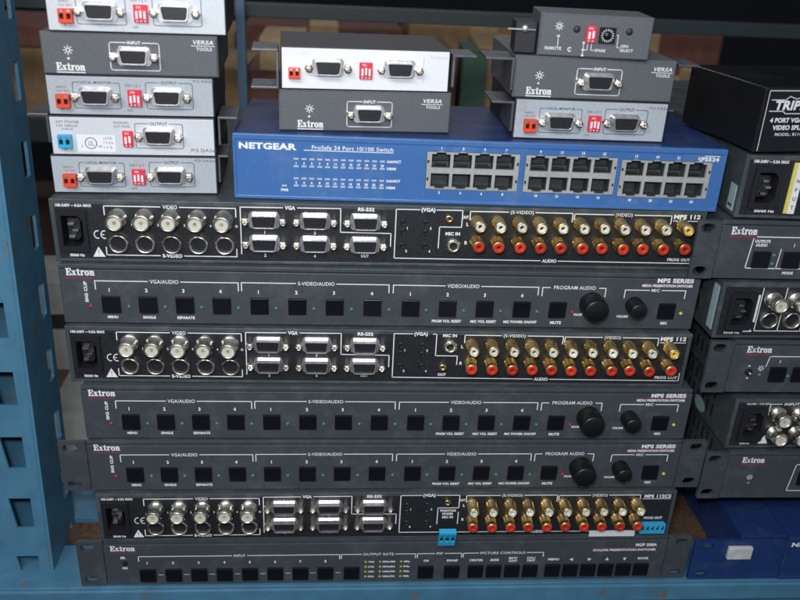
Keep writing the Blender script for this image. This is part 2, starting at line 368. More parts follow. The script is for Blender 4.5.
def front_panel(t, a, b, knobs=(), ears=(None, None)):
    m = MB()
    m.box(a, b, 1.2, 3.6, 40.6, H-.1); m.box(a, b, .0, 3.6, .9, 40.2)
    put('front_panel', m.mesh('front_panel', ['grey'], .45), t)
    for e in ears:
        if e is None: continue
        ex0, ex1 = e
        if ex1 <= a: hx = ex0+ (ex1-ex0)*.42
        else: hx = ex1 - (ex1-ex0)*.42
        m = MB(); m.plate(rrect(ex0, ex1, .4, H-.4, .8, 2), [rrect(hx-5, hx+5, 6.1-3.3, 6.1+3.3, 3.2), rrect(hx-5, hx+5, 37.8-3.3, 37.8+3.3, 3.2)], .3, 3.3)
        put('rack_ear', m.mesh('rack_ear', ['grey']), t)

def bracket(m, x0, x1, zl, gap, z, txt=None, h=2.1, drop=6, tw=None, w=.65):
    """printed bracket open at the bottom with a caption in the middle"""
    mid = gap if gap is not None else (x0+x1)/2
    if txt:
        W = tw or len(txt)*h*.80
        m.line([(x0, zl-drop), (x0, zl), (mid-W/2-1.6, zl)], w); m.line([(mid+W/2+1.6, zl), (x1, zl), (x1, zl-drop)], w)
        m.text(txt, mid, zl-h/2, h, W, 'c')
    else: m.line([(x0, zl-drop), (x0, zl), (x1, zl), (x1, zl-drop)], w)

# ------------------------------------------------------------------ switcher seen from the front
def make_front(label, ears=False):
    t = thing('presentation_switcher', label, 'video switcher', group='dark grey rack switchers in the main stack')
    chassis(t, 441, 290)
    front_panel(t, -221.5, 221.5, ears=((-241.5, -222.0), (222.0, 241.5)) if ears else (None, None))
    bx = [-188.8,-164.2,-139.5,-114.6,-88.9,-63.0,-37.2,-11.0,15.8,42.0,68.3,94.8,120.7,200.4]
    for x in bx: put('push_button', P['button'], t, (x, 0, 15.3), (random.uniform(-.06,.05), 0, random.uniform(-.03,.03)))
    for x in [-177.3,-153.0,-128.4,-103.4,-77.5,-51.4,-25.4,.9,27.1,53.6,80.0,106.2]: led(t, x, 13.6)
    led(t, 131.8, 13.6, 'ledred'); led(t, 211.6, 13.6, 'ledyellow'); led(t, -202.8, 13.6, 'ledred')
    k = put('volume_knob', P['knob_big'], t, (144.6, 0, 20.5)); 
    k = put('microphone_knob', P['knob_small'], t, (175.6, 0, 20.0))
    m = MB(); wordmark(m, -216.5, 36.2, 18.6, 5.2)
    bracket(m, -198.3, -103.0, 32.4, -152.5, 0, 'VGA/AUDIO', 2.7, tw=19); bracket(m, -100.8, .2, 32.6, -50, 0, 'S-VIDEO/AUDIO', 2.6, tw=25)
    bracket(m, 3.2, 105.4, 32.5, 52, 0, 'VIDEO/AUDIO', 2.7, tw=22.5)
    m.line([(108.3,26),(108.3,32.4),(113.5,32.4)], .65); m.line([(149,32.4),(153.7,32.4),(153.7,26)], .65); m.text('PROGRAM AUDIO', 131.2, 31.2, 2.7, 30, 'c')
    bracket(m, 167.8, 212, 31.4, 190, 0, 'MIC', 2.3, tw=6)
    for g in range(3):
        for i in range(4): m.text('1234'[i], bx[g*4+i]+(-.6), 24.6, 2.5, align='c', bold=.045)
    for x, s_ in ((-188.8,'MENU'),(-164.2,'SINGLE'),(-139.5,'SEPARATE')): m.text(s_, x, 4.6, 1.9, {'MENU':7,'SINGLE':8.6,'SEPARATE':12}[s_], 'c', bold=.045)
    for x, s_ in ((42,'PRGM VOL RESET'),(68.3,'MIC VOL RESET'),(94.8,'MIC POWER ON/OFF')): m.text(s_, x, 4.3, 1.9, {42:21,68.3:18.5,94.8:24}[x], 'c', bold=.045)
    m.text('MUTE', 120.7, 4.0, 2.1, 8, 'c', bold=.045); m.text('VOLUME', 136.0, 10.8, 1.7, 6.5, 'c', bold=.045); m.text('VOLUME', 173, 9.8, 1.7, 8.5, 'r', bold=.045); m.text('MIX', 200.4, 4.6, 2.0, 5, 'c', bold=.045)
    m.text('SIG', -203.9, 16.6, 1.9, 6.6, rot=math.pi/2, bold=.045); m.text('CLIP', -203.9, 24.6, 1.9, 7.4, rot=math.pi/2, bold=.045)
    m.text('MPS SERIES', 216.5, 37.5, 3.1, 26.5, 'r', bold=.045); m.text('MEDIA PRESENTATION SWITCHER', 216.5, 34.1, 1.8, 37, 'r', bold=.045)
    m.cur = 1; m.quad(-217, -198, 34.1, 34.8); m.quad(180, 216, 36.35, 36.85)
    put('lettering', m.mesh('lettering', ['white','redprint']), t)
    return t

# ------------------------------------------------------------------ switcher seen from the back
def make_rear(label, scaler=False, mic_top=False):
    t = thing('presentation_switcher', label, 'video switcher', group='dark grey rack switchers in the main stack')
    chassis(t, 441, 290)
    rear_panel(t, -221.5, 221.5, (-208, 22.4)); add_inlet(t, -208, 22.4)
    for i in range(5): add_bnc(t, -178.0+17.1*i, 32.2); add_sv(t, -179.3+17.4*i, 14.0)
    for z in (32.0, 15.6):
        for x in (-83.2, -49.4, -15.6): add_vga(t, x, z)
    for i in range(10):
        add_rca(t, 60.2+14.3*i, 33.9, 'rcawhite'); add_rca(t, 60.5+14.3*i, 19.8, 'rcared')
    m = MB()
    bracket(m, -186.9, -101.8, 39.6, -144.5, 0, 'VIDEO', 2.4, tw=9.5)
    for x0, x1, zl, mid, tx, tw in ((-188,-102,5.2,-145,'S-VIDEO',13),):
        m.line([(x0, zl+5.5), (x0, zl), (mid-tw/2-1.6, zl)], .65); m.line([(mid+tw/2+1.6, zl), (x1, zl), (x1, zl+5.5)], .65); m.text(tx, mid, zl-1.2, 2.4, tw, 'c', bold=.045)
    m.line([(-98.8,7.5),(-98.8,40.6),(-71,40.7)], .65); m.line([(-61,40.8),(-32.3,40.9),(-32.3,24.2),(2,23.9),(2,14.6)], .65); m.text('VGA', -66, 39.5, 2.5, 7, 'c', bold=.045)
    m.text('RS-232', -15.3, 39.6, 2.3, 11, 'c', bold=.045); m.text('OUT', -15.3, 6.2, 2.1, 5.5, 'c', bold=.045)
    for x, z, s_ in ((-83,22.2,'1'),(-49.5,22.2,'3'),(-83,5.6,'2'),(-49.5,5.6,'4')): m.text(s_, x, z, 2.0, align='c', bold=.045)
    m.text('100-240V ~ 0.5A MAX', -217.6, 38.7, 1.8, 23, bold=.045); m.text('50/60 Hz', -212, 3.9, 1.8, 9.5, bold=.045)
    for k in range(12):                                # CE mark arcs
        for cx, full in ((-192.6, 1), (-188.2, 0)):
            a, b = math.radians(70+220*k/12), math.radians(70+220*(k+1)/12)
            f = lambda t_, r: (cx+r*math.cos(t_)*.85, 19.6+r*math.sin(t_))
            p = [f(a,2.3), f(a,3.0), f(b,3.0), f(b,2.3)]; m.add([(q[0],-.12,q[1]) for q in p], [(0,1,2,3)], False)
    m.line([(-190.6,19.6),(-188.6,19.6)], .6)
    m.add([(-197,-.12,3.8),(-189,-.12,3.8),(-193,-.12,11)], [(0,1,2)], False)
    # bracketed audio section
    m.line([(4.9,41.3),(18 if mic_top else 20.8,41.3)], .65); (m.line([(32.6,41.3),(35.2,41.3),(35.2,24),(51,24),(51,17)], .65) if mic_top else m.line([(32.6,41.3),(50.1,41.3),(50.1,29.3)], .65)); m.text('(VGA)', 24 if mic_top else 26.7, 40.1, 2.5, 9.6, 'c', bold=.045)
    if scaler:
        m.line([(50.1,29.3),(34,29.3),(34,14)], .65); m.line([(50.1,25),(50.1,14)], .65)
        m.text('PHANTOM', 42, 25.7, 2, 12, 'c', bold=.045); m.text('POWER', 42, 22.6, 2, 8.5, 'c', bold=.045); m.text('MIC IN', 42, 19.4, 2, 8.5, 'c', bold=.045)
    elif mic_top: m.text('MIC IN', 44.6, 39.2, 2.2, 10, 'c', bold=.045)
    else:
        m.line([(50.1,29.3),(35,29.3),(35,14)], .65); m.text('MIC IN', 44.4, 23.4, 2.2, 10, 'c', bold=.045)
    m.text('OUT', 52.3, 30.2 if mic_top else 35.6, 2, 4.4, 'c', bold=.045) if not mic_top else m.text('OUT', 40.8, 7.6, 2, 6, 'c', bold=.045)
    m.line([(4.9,41.3),(4.9,6),(107.5,5.6)], .65); m.line([(120.5,5.5),(216,5.2)], .65); m.text('AUDIO', 114, 4.4, 2.3, 10.5, 'c', bold=.045)
    m.text('L', 54, 30.4, 2.3, align='c', bold=.045); m.text('R', 54, 17.0, 2.3, align='c', bold=.045)
    bracket(m, 55.4, 126.4, 40.8, 91, 0, '(S-VIDEO)', 2.3, tw=16); bracket(m, 127.7, 196.5, 40.4, 162.5, 0, '(VIDEO)', 2.3, tw=12) if not scaler else bracket(m, 127.7, 192.5, 40.4, 160, 0, '(VIDEO)', 2.3, tw=12)
    for i in range(10):
        s_ = '1234'[i % 5] if i % 5 < 4 else 'OUT'
        m.text(s_, 65.5+14.3*i, 26.4, 1.7, align='c', bold=.045)
    for i in range(5): m.text('1234O'[i], -170+17.1*i, 26.2, 1.6, align='c', bold=.045)
    for i in range(4): m.text('1234'[i], (13, 13, 29, 29)[i], (27.2, 10.5, 27.2, 10.5)[i], 1.7, align='c', bold=.045)
    if scaler:
        m.text('MPS 112CS', 217, 37.7, 2.9, 21.5, 'r', bold=.045); m.text('PROG OUT', 206, 17.0, 2.1, 15, 'c', bold=.045); m.line([(194.5,36.6),(217,36.6)], .5)
        m.line([(216,5.2),(217,5.2),(217,12)], .65)
        put('terminal_strip', P['term_strip'], t, (205.6, 0, 10.0)); put('terminal_plug', terminal('cyan', 13, 16, 3), t, (41.2, -7, 9.0), (.28, 0, 0), 'blue plug hanging out of the microphone socket')
        q = MB(); q.box(156.5, 193.5, -.5, -.05, .2, 5.6); put('blank_sticker', q.mesh('blank_sticker', ['paper']), t)
    else:
        m.text('MPS 112', 217, 38.4, 2.9, 19, 'r', bold=.045); m.line([(198,36.8),(217,36.8)], .5); m.text('PROG OUT', 216, 6.9, 2.0, 17, 'r', bold=.045); m.line([(216,5.2),(217.3,5.2),(217.3,11.5)], .65)
        add_rca(t, 204.6, 33.8, 'rcayellow'); add_rca(t, 205.0, 20.0, 'rcared')
    put('lettering', m.mesh('lettering', ['white','black']), t)
    q = MB(); q.quad(-193.2, -192.8, 6.2, 9, -.2); q.quad(-193.2, -192.8, 4.8, 5.5, -.2); put('warning_mark', q.mesh('warning_mark', ['black']), t)
    for x, z in ((10,32),(10.2,25.6),(10.4,15.3),(25.7,32),(25.8,25.0),(25.8,15.4)): put('mini_jack', P['minijack'], t, (x, 0, z))
    put('audio_jack', P['jack'], t, (40.8, 0, 15.4 if mic_top else 35.6))
    if not scaler: put('microphone_jack', P['micjack'], t, (45.0, 0, 32.6 if mic_top else 16.6))
    return t

PU = 44.1
def place(t, x, y, z, rz): t.location = (x*MM, y*MM, z*MM); t.rotation_euler = (0, 0, rz)
r1 = make_rear('dark grey switcher showing its connectors, full-width unit directly under the bright blue network switch')
place(r1, 20.2, 11.5, 6*PU, .010)
r3 = make_rear('dark grey switcher showing its gold jacks, third full-width unit under the blue switch', mic_top=True); place(r3, 21.9, .7, 4*PU, -.004)
r2 = make_front('dark grey push-button switcher between the two upper switchers that show their connectors')
place(r2, 21.9, 5.2, 5*PU, .003)
r4 = copy_tree(r2); r4['label'] = 'push-button switcher without rack ears, directly on top of the eared push-button switcher'; place(r4, 29.4, -4.8, 3*PU, .001)
r5 = make_front('push-button switcher with two round knobs and slotted rack ears, in the main stack', True)
place(r5, 29.2, -6.8, 2*PU, .005)
r6 = make_rear('dark grey switcher showing its connectors with two bright blue terminal plugs among them', True)
place(r6, 32.1, -10.5, PU, .005)

# ------------------------------------------------------------------ bottom scaling switcher
t = thing('scaling_switcher', 'dark grey switcher with a long row of small buttons, bottom of the main stack', 'video switcher', (32.9, -11, 0), .003)
chassis(t, 441, 290); front_panel(t, -221.5, 221.5, ears=((-241.5,-222.0),(222.0,241.5)))
bx = [-189.8+19.6*i for i in range(8)]+[-31.9, 27.0, 48.0, 67.2, 82.0, 96.9, 111.6, 130.0, 144.7, 159.4, 174.0, 188.6, 203.3]
for x in bx: put('push_button', P['button'], t, (x, 0, 10.6))
m = MB()
for i in range(8): m.quad(-182.0+19.6*i, -177.8+19.6*i, 10.4, 11.0)
m.cur = 1; wordmark(m, -216.5, 34.6, 18.6, 5.0)
bracket(m, -196, -41.6, 29.0, -119, 0, 'INPUT', 2.4, 4.4, tw=9); bracket(m, -40.2, 18.2, 29.0, -11, 0, 'OUTPUT RATE', 2.3, 4, tw=24); bracket(m, 19.8, 55, 29.0, 37.5, 0, 'PIP', 2.3, 4, tw=5); bracket(m, 56.4, 121, 29.0, 88, 0, 'PICTURE CONTROLS', 2.3, 4, tw=36)
for i in range(8): m.text(str(i+1), bx[i], 21.4, 2.2, align='c', bold=.045)
for c, (x, ws) in enumerate(((-21,('VGA','SVGA','XGA','SXGA')),(-9.5,('852x480','1024x852','1365x768','1280x1024')),(7,('480p','576p','720p','1080p')))):
    for j, s_ in enumerate(ws): m.text(s_, x+2, 20.6-j*5.0, 1.5, (5,10,5)[c], bold=.045)
for x, s_, w in ((27,'ON',4),(48,'SWAP',9),(67.2,'CENTER',11),(82,'SIZE',7),(130,'MENU',9),(204,'ENTER',9)): m.text(s_, x, 20.8, 2.0, w, 'c', bold=.045)
for x, a, b in ((96.9,'BRT/','CONT'),(111.6,'COL/','TINT')): m.text(a, x, 22.6, 1.8, 7, 'c', bold=.045); m.text(b, x, 19.8, 1.8, 7, 'c', bold=.045)
for x, d in ((144.7,(-1,0)),(159.4,(1,0)),(174,(0,1)),(188.6,(0,-1))):
    p = [(d[0]*1.8, d[1]*1.8), (-d[0]*1.2-d[1]*1.5, -d[1]*1.2+d[0]*1.5), (-d[0]*1.2+d[1]*1.5, -d[1]*1.2-d[0]*1.5)]
    m.add([(x+a, -.12, 21.4+b) for a, b in p], [(0,1,2)], False)
m.text('IR', -207.4, 27.0, 2, 4, 'c', bold=.045); m.text('ON', -207, 16.8, 2, 4, 'c', bold=.045)
m.text('MGP 508A', 213, 34.4, 2.7, 17.5, 'r', bold=.045); m.text('SCALING PRESENTATION SWITCHER', 213, 29.8, 1.9, 52, 'r', bold=.045)
m.cur = 2; m.quad(-217, -198, 32.6, 33.2); m.quad(161, 213, 32.4, 32.9)
m.cur = 3
for x in (-21, -9.5, 7):
    for j in range(4): m.quad(x-.7, x+.8, 20.5-j*5.0, 22.2-j*5.0)
put('lettering', m.mesh('lettering', ['dimwhite','white','redprint','ledyellow']), t)
m = MB(); m.lathe(0, 0, [(.01,-.8),(1.8,-.7),(2.2,-.2),(2.3,.2)], 16); put('infrared_window', m.mesh('infrared_window', ['hole']), t, (-206.4, 0, 22.6))

# ------------------------------------------------------------------ blue network switch on top
def port_block(t, x0, x1, z0, z1):
    n = 4; w = (x1-x0); cellw = (w-5.0)/n; holes = []
    pw, ph = cellw-2.0, (z1-z0)/2-3.6
    zc = (z0+z1)/2
    blk = None; cells = []
    for i in range(n):
        cx = x0+2.5+cellw*(i+.5)
        for up in (1, -1):
            zi = zc+up*1.9; zo = zc+up*(1.9+ph)
            o = [(cx-pw/2, zi), (cx-pw/2, zo), (cx-pw*.27, zo), (cx-pw*.27, zo+up*1.1), (cx-pw*.13, zo+up*1.1), (cx-pw*.13, zo+up*1.9), (cx+pw*.13, zo+up*1.9), (cx+pw*.13, zo+up*1.1), (cx+pw*.27, zo+up*1.1), (cx+pw*.27, zo), (cx+pw/2, zo), (cx+pw/2, zi)]
            holes.append(o); cells.append((cx, min(zi, zo), max(zi, zo), up))
    m = MB(); m.plate(rect(x0+.3, x1-.3, z0+.3, z1-.3), holes, -.4, 1.4)
    m.cur = 1
    for zz in (zc-6, zc+6): m.quad(x0+.7, x0+1.9, zz-1, zz+1, -.5); m.quad(x1-1.9, x1-.7, zz-1, zz+1, -.5)
    blk = put('port_block', m.mesh('port_block', ['portmetal','hole']), t)
    for cx, za, zb, up in cells:
        m = MB(); y0, y1 = 1.4, 13; a, b, c, d = cx-pw/2, cx+pw/2, za, zb
        if up > 0: d += 1.9
        else: c -= 1.9
        for q in ([(a,y0,c),(b,y0,c),(b,y1,c),(a,y1,c)], [(a,y0,d),(a,y1,d),(b,y1,d),(b,y0,d)], [(a,y0,c),(a,y1,c),(a,y1,d),(a,y0,d)], [(b,y0,c),(b,y0,d),(b,y1,d),(b,y1,c)], [(a,y1,c),(b,y1,c),(b,y1,d),(a,y1,d)]):
            m.add(q, [(0,1,2,3)], False)
        zz = za+.6 if up > 0 else zb-1.0                 # contact fingers
        m.cur = 1
        for k in range(8):
            x = cx-3.6+k*1.03; z_in = zz; z_out = zz + up*2.4
            m.add([(x-.22,2.2,z_in),(x+.22,2.2,z_in),(x+.22,9,z_out),(x-.22,9,z_out)], [(0,1,2,3)], False)
        m.cur = 2; m.box(cx-pw/2+.4, cx+pw/2-.4, 6.5, 9.5, (za+.1 if up > 0 else zb-2.6), (za+2.6 if up > 0 else zb-.1))
        put('ethernet_port', m.mesh('ethernet_port', ['portin','gold','portin']), blk)

def make_net(label, loc, rz, blocks=True, wide=False):
    t = thing('network_switch', label, 'network switch', loc, rz)
    a, b = -165, 165; ND = 112
    m = MB(); m.plate(rect(a, b, 0, H), [rect(a+1.2, b-1.2, 1.2, H-1.2)], 3.0, ND); m.box(a+1.3, b-1.3, ND-2, ND-.4, 1.3, H-1.3)
    m.cur = 1
    for k in range(12):
        yy = 25+k*9
        for zz in (8, 22): m.add([(b+.12,yy,zz),(b+.12,yy+3,zz),(b+.12,yy+3,zz+9),(b+.12,yy,zz+9)], [(0,1,2,3)], False)
    put('case', m.mesh('case', ['netdark','hole']), t)  # upper switch: same paint as its front, darkened to hold the top's shade
    hs = [rect(-37.8, 24.8, 10.2, 36.0), rect(28.4, 91.0, 10.0, 35.8), rect(93.6, 156.2, 9.0, 34.8)]
    m = MB(); m.plate(rect(a+2, b-2, 2.4, 40), hs, 0, 3.0); put('front_panel', m.mesh('front_panel', ['netblue' if blocks else 'netdark']), t)
    m = MB(); m.plate(rect(a, b, 0, H), [rect(a+2.1, b-2.1, 2.5, 39.9)], -.8, 3.0); put('front_rim', m.mesh('front_rim', ['netblue' if blocks else 'netdark'], .6), t)
    for h in hs: port_block(t, h[0][0], h[1][0], h[0][1], h[2][1])
    m = MB(); m.text('NETGEAR', -161.0, 33.9, 3.9, 37.5, bold=.0455)
    m.text('ProSafe 24 Port 10/100 Switch', -113.6, 34.7, 2.6, 53.5, bold=.012); m.line([(-118.5,33.9),(-60.2,33.9)], .5)
    m.text('JFS524', 160, 35.4, 2.6, 14, 'r', bold=.045); m.line([(150,38.9),(160,38.9)], .5)
    for z, s_ in ((27.2,'Link/ACT'),(22.3,'100M'),(14.0,'Link/ACT'),(9.2,'100M')): m.text(s_, -63.9, z, 1.7, {'Link/ACT':9.3,'100M':6}[s_], bold=.045)
    m.text('PWR', -134, 5.6, 1.8, 5, bold=.045)
    for i in range(12):
        x = -123.9+5.17*i; m.text(str(2*i+1), x, 24.2, 1.6, align='c', bold=.045); m.text(str(2*i+2), x, 11.0, 1.6, align='c', bold=.045)
    for bi, h in enumerate(hs):
        for i in range(4):
            cx = h[0][0]+2.5+14.4*(i+.5); k = bi*8+i*2+1
            m.text(str(k), cx, h[2][1]+1.4, 1.7, align='c', bold=.045); m.text(str(k+1), cx, h[0][1]-3.2, 1.7, align='c', bold=.045)
    put('lettering', m.mesh('lettering', ['white']), t)
    lm = MB(); lm.box(-1.7, 1.7, -.35, .1, -.6, .6); lm = lm.mesh('link_light', ['ledoff'], .1)
    for i in range(12):
        for z in (27.9, 22.9, 14.7, 9.7): put('link_light', lm, t, (-123.9+5.17*i, 0, z))
    put('link_light', lm, t, (-131.8, 0, 9.4))
    return t
ng = make_net('bright blue desktop network switch with three blocks of ports, on top of the main stack', (81.9, 16.6, 7*PU), -.018)

# second, ear-mounted blue switch on the shelf at the right: its long rack ear hides most of its left side
t2 = make_net('dark blue network switch with long rack ear and white tab, on the shelf', (519, -12, 0), 0, blocks=False)
m = MB(); m.plate(rrect(-242, -165.4, .5, 40, 1, 2), [rrect(-236, -226, 2.6, 9.2, 3.2), rrect(-236, -226, 31.2, 37.8, 3.2)], .2, 3.0)
m.box(-201.5, -165.4, 3.1, 190, 40.5, 43); m.box(-203.5, -201.6, 3.1, 190, .6, 43)
put('rack_ear', m.mesh('rack_ear', ['netdark']), t2)
m = MB(); m.box(-214.5, -194.5, -3.5, .15, 23.5, 35.5); put('white_tab', m.mesh('white_tab', ['foamtab'], .8), t2, (0, 0, 0), (0, 0, 0), 'small white block stuck on the blue rack ear')
t2['group'] = 'blue network switches'; ng['group'] = 'blue network switches'

# ------------------------------------------------------------------ small interface boxes
BH = 25.6
def small_box(name, label, loc, rz, W, face, D=96, BH=25.4, group=None, brackets=()):
    t = thing(name, label, 'interface box', loc, rz, group)
    m = MB(); m.box(-W/2, W/2, 1.5, D, 0, BH); put('case', m.mesh('case', ['casedark' if face != 'boxgrey' else 'boxgrey'], .5), t)
    m = MB(); m.box(-W/2+.8, W/2-.8, 0, 1.45, .8, BH-.8); put('face_plate', m.mesh('face_plate', [face], .3), t)
    for (x0, x1, y0, y1, z, up) in brackets:          # flat ear with an upright leg against the case
        m = MB(); T = 1.5; zl, zh = z-.75, z+.75
        if not up: o = rect(x0, x1, zl, zh)
        elif x0 > 0 and up < 0: o = [(x0-.2, z+up), (x0+T, z+up), (x0+T, zl), (x1, zl), (x1, zh), (x0-.2, zh)]
        elif x0 > 0: o = [(x0-.2, zl), (x1, zl), (x1, zh), (x0+T, zh), (x0+T, z+up), (x0-.2, z+up)]
        elif up < 0: o = [(x1-T, z+up), (x1+.2, z+up), (x1+.2, zh), (x0, zh), (x0, zl), (x1-T, zl)]
        else: o = [(x0, zl), (x1+.2, zl), (x1+.2, z+up), (x1-T, z+up), (x1-T, zh), (x0, zh)]
        m.plate(o, [], y0, y1)
        put('mounting_bracket', m.mesh('mounting_bracket', ['steel'], .3), t)
    return t
def sunmark(m, x, z, r=1.4):
    for i in range(8):
        a = math.pi*i/4; m.line([(x+r*.9*math.cos(a), z+r*.9*math.sin(a)), (x+r*1.9*math.cos(a), z+r*1.9*math.sin(a))], .5)
    for i in range(12):
        a, b = math.pi*i/6, math.pi*(i+1)/6
        m.add([(x+q*math.cos(t_), -.12, z+q*math.sin(t_)) for t_, q in ((a,.55*r),(a,.95*r),(b,.95*r),(b,.55*r))], [(0,1,2,3)], False)
def frame_line(m, x0, x1, z0, z1, txt, tw, h=1.9, w=.45):
    mid = (x0+x1)/2
    p = rrect(x0, x1, z0, z1, 1.2, 3)
    m.line([(mid-tw/2-1, z1), (x0+1.2, z1)], w); m.line([(mid+tw/2+1, z1), (x1-1.2, z1)], w)
    m.line([(x0+1.2, z1), (x0+.35, z1-.35), (x0, z1-1.2), (x0, z0+1.2), (x0+.35, z0+.35), (x0+1.2, z0), (x1-1.2, z0), (x1-.35, z0+.35), (x1, z0+1.2), (x1, z1-1.2), (x1-.35, z1-.35), (x1-1.2, z1)], w)
    m.text(txt, mid, z1-h/2, h, tw, 'c', bold=.02)

def input_box(label, loc, rz, W=108, **k):
    t = small_box('video_input_box', label, loc, rz, W, 'boxgrey', group='small grey input boxes', **k)
    add_vga(t, 2.2, 12.2)
    m = MB(); frame_line(m, -12.4, 17.4, 3.6, 20.2, 'INPUT', 8, 1.9, .5); sunmark(m, -37, 14.8); wordmark(m, -45, 2.6, 17, 4.8); m.quad(-45, -28, 1.2, 1.8)
    m.text('VERSA', 37.5, 20.4, 2.4, 13, shear=.25, bold=.02); m.line([(37,19.4),(51,19.4)], .4); m.text('TOOLS', 40, 16.6, 1.9, 9.5, bold=.02)
    put('lettering', m.mesh('lettering', ['white']), t); m = MB()
    m.lathe(0, 0, [(.01,-.8),(.7,-.7),(.9,0)], 10); put('power_led', m.mesh('power_led', ['rcawhite']), t, (-37.2, 0, 9.7))
    return t
def da_box(label, loc, rz, face='silver', W=106, **k):
    t = small_box('video_output_box', label, loc, rz, W, face, group='small silver distribution boxes', **k)
    add_vga(t, -21.4, 12.5); add_vga(t, 22.6, 13.0)
    m = MB(); frame_line(m, -35.2, -6.6, 4.8, 20.9, 'LOCAL MONITOR', 19, 1.7, .4); frame_line(m, 9.3, 38.2, 5.2, 21.6, 'OUTPUT', 10, 1.9, .4)
    m.text('P/2 DA2xi', 52, 22.4, 1.7, 13, 'r', bold=0); m.text('INPUT', -45, 17.0, 1.3, 6, bold=0); m.text('12V DC', -45, 14.8, 1.3, 7.5, bold=0); m.text('+ -', -43.5, 3.2, 1.6, 4.5, bold=0)
    m.text('ON 1 2 3', -3.2, 18.6, 1.7, 9, bold=0); m.text('OFF', -3.2, 3.0, 1.5, 3.5, bold=0)
    put('lettering', m.mesh('lettering', ['darkprint']), t)
    put('terminal_block', P['term_or'], t, (-41.2, 0, 9.6)); d = put('dip_switch', P['dip3'], t, (2.4, 0, 12.0)); put('slider_row', P['dips3'], d)
    return t

LZ = 7*PU+.1
GP = 25.75
da_box('grey-silver two-socket distribution box at the bottom of the stack beside the blue post', (-147.6, 22.4, LZ), .05, 'silver', brackets=[(53.2, 60, 8, 40, 24, -18)])
# single-output box with certification sticker
t = small_box('video_output_box', 'bright silver box with blue terminal, certification sticker and a single socket', (-146.4, 22.0, LZ+GP), .055, 103.5, 'silver2', group='small silver distribution boxes',
              brackets=[(53.3, 66, 6, 42, 24.6, -18), (-66, -53.3, 6, 36, 24.6, -18)])
add_vga(t, 16.2, 13.6); m = MB(); frame_line(m, 1.2, 31.2, 5.4, 21.4, 'OUTPUT', 11, 2.0, .4)
m.text('EXT POWER', -47, 21.0, 1.5, 14, bold=0); m.text('12V 500mA', -47, 18.6, 1.5, 13, bold=0); m.text('INPUT', -44, 16.4, 1.3, 7, bold=0); m.text('+ -', -44, 3.0, 1.5, 5, bold=0)
m.text('SIGNAL', -12, 21.0, 1.5, 10, bold=0); m.text('OUT PEAK', -12, 18.6, 1.5, 10.5, bold=0); m.text('P/2 DA2xi', 52, 3.4, 2.1, 16, 'r', bold=0)
put('lettering', m.mesh('lettering', ['darkprint']), t)
m = MB(); m.box(-35.5, -11.8, -.15, .2, 2.6, 13.6); m.cur = 1
for i in range(20):
    a, b = 2*math.pi*i/20, 2*math.pi*(i+1)/20
    m.add([(-27+q*math.cos(v), -.25, 8.2+q*math.sin(v)) for v, q in ((a,3.3),(a,3.8),(b,3.8),(b,3.3))], [(0,1,2,3)], False)
m.text('UL', -27, 6.6, 3.2, 3.4, 'c', y=-.25, bold=0); m.text('c', -33.0, 5.6, 2, y=-.25, bold=0); m.text('us', -22.6, 5.6, 2, 2.4, y=-.25, bold=0)
for j, s_ in enumerate(('LISTED','1T23','I.T.E.')): m.text(s_, -19, 10.8-j*3, 1.5, 5.6, y=-.25, bold=0)
put('certification_sticker', m.mesh('certification_sticker', ['whiteface','darkprint']), t)
put('terminal_block', P['term_bl'], t, (-42.3, 0, 9.8), label='bright blue two-way terminal block'); d = put('dip_switch', P['dip2'], t, (-3.4, 0, 11.7)); put('slider_row', P['dips2'], d)
da_box('silver two-socket box between the dark input box and the box with the certification sticker', (-145.8, 22.6, LZ+2*GP), .055, 'silver', 103)
input_box('dark grey input box sandwiched between silver boxes in the stack beside the blue post', (-143.4, 20.5, LZ+3*GP), .06, 106)
da_box('pale silver two-socket box on the dark input box, cut off by the photo edge', (-137.3, 20, LZ+4*GP), .07, 'silver2')

NZ = 7*PU+H+.1; GR = 27.2; HR = 26.9
input_box('grey input box resting directly on the blue network switch, under the bright white box', (3.4, 32.0, NZ), .05, 114, BH=HR, D=76)
# bright white box
t = small_box('video_output_box', 'glaring white box with side brackets, stacked on a grey input box above the blue switch', (3.0, 31.6, NZ+GR), .06, 110, 'whiteface', BH=HR, D=76, group='small silver distribution boxes',
              brackets=[(-73, -56.4, -2, 30, 24.6, 0), (-74, -56.4, -2, 26, 1.2, 22.4), (56.4, 72, -2, 26, 24.0, -20)])
for x in (-24.8, 21.6):
    c = add_vga(t, x, 14.6)
put('terminal_block', terminal('orange', 7.4, 6.4, 2), t, (-46.4, 0, 10.9)); d = put('dip_switch', P['dip3'], t, (-.4, 0, 13.2)); put('slider_row', P['dips3'], d)
m = MB(); m.line([(37.4,22.4),(37.4,6)], .35); m.text('LOCAL MONITOR', -24.8, 21.6, 1.3, 15, 'c', bold=0); m.text('OUTPUT', 21.6, 21.6, 1.3, 8, 'c', bold=0); m.text('P/2 DA2xi', 53, 21.6, 1.5, 11, 'r', bold=0)
put('lettering', m.mesh('lettering', ['dimwhite']), t)
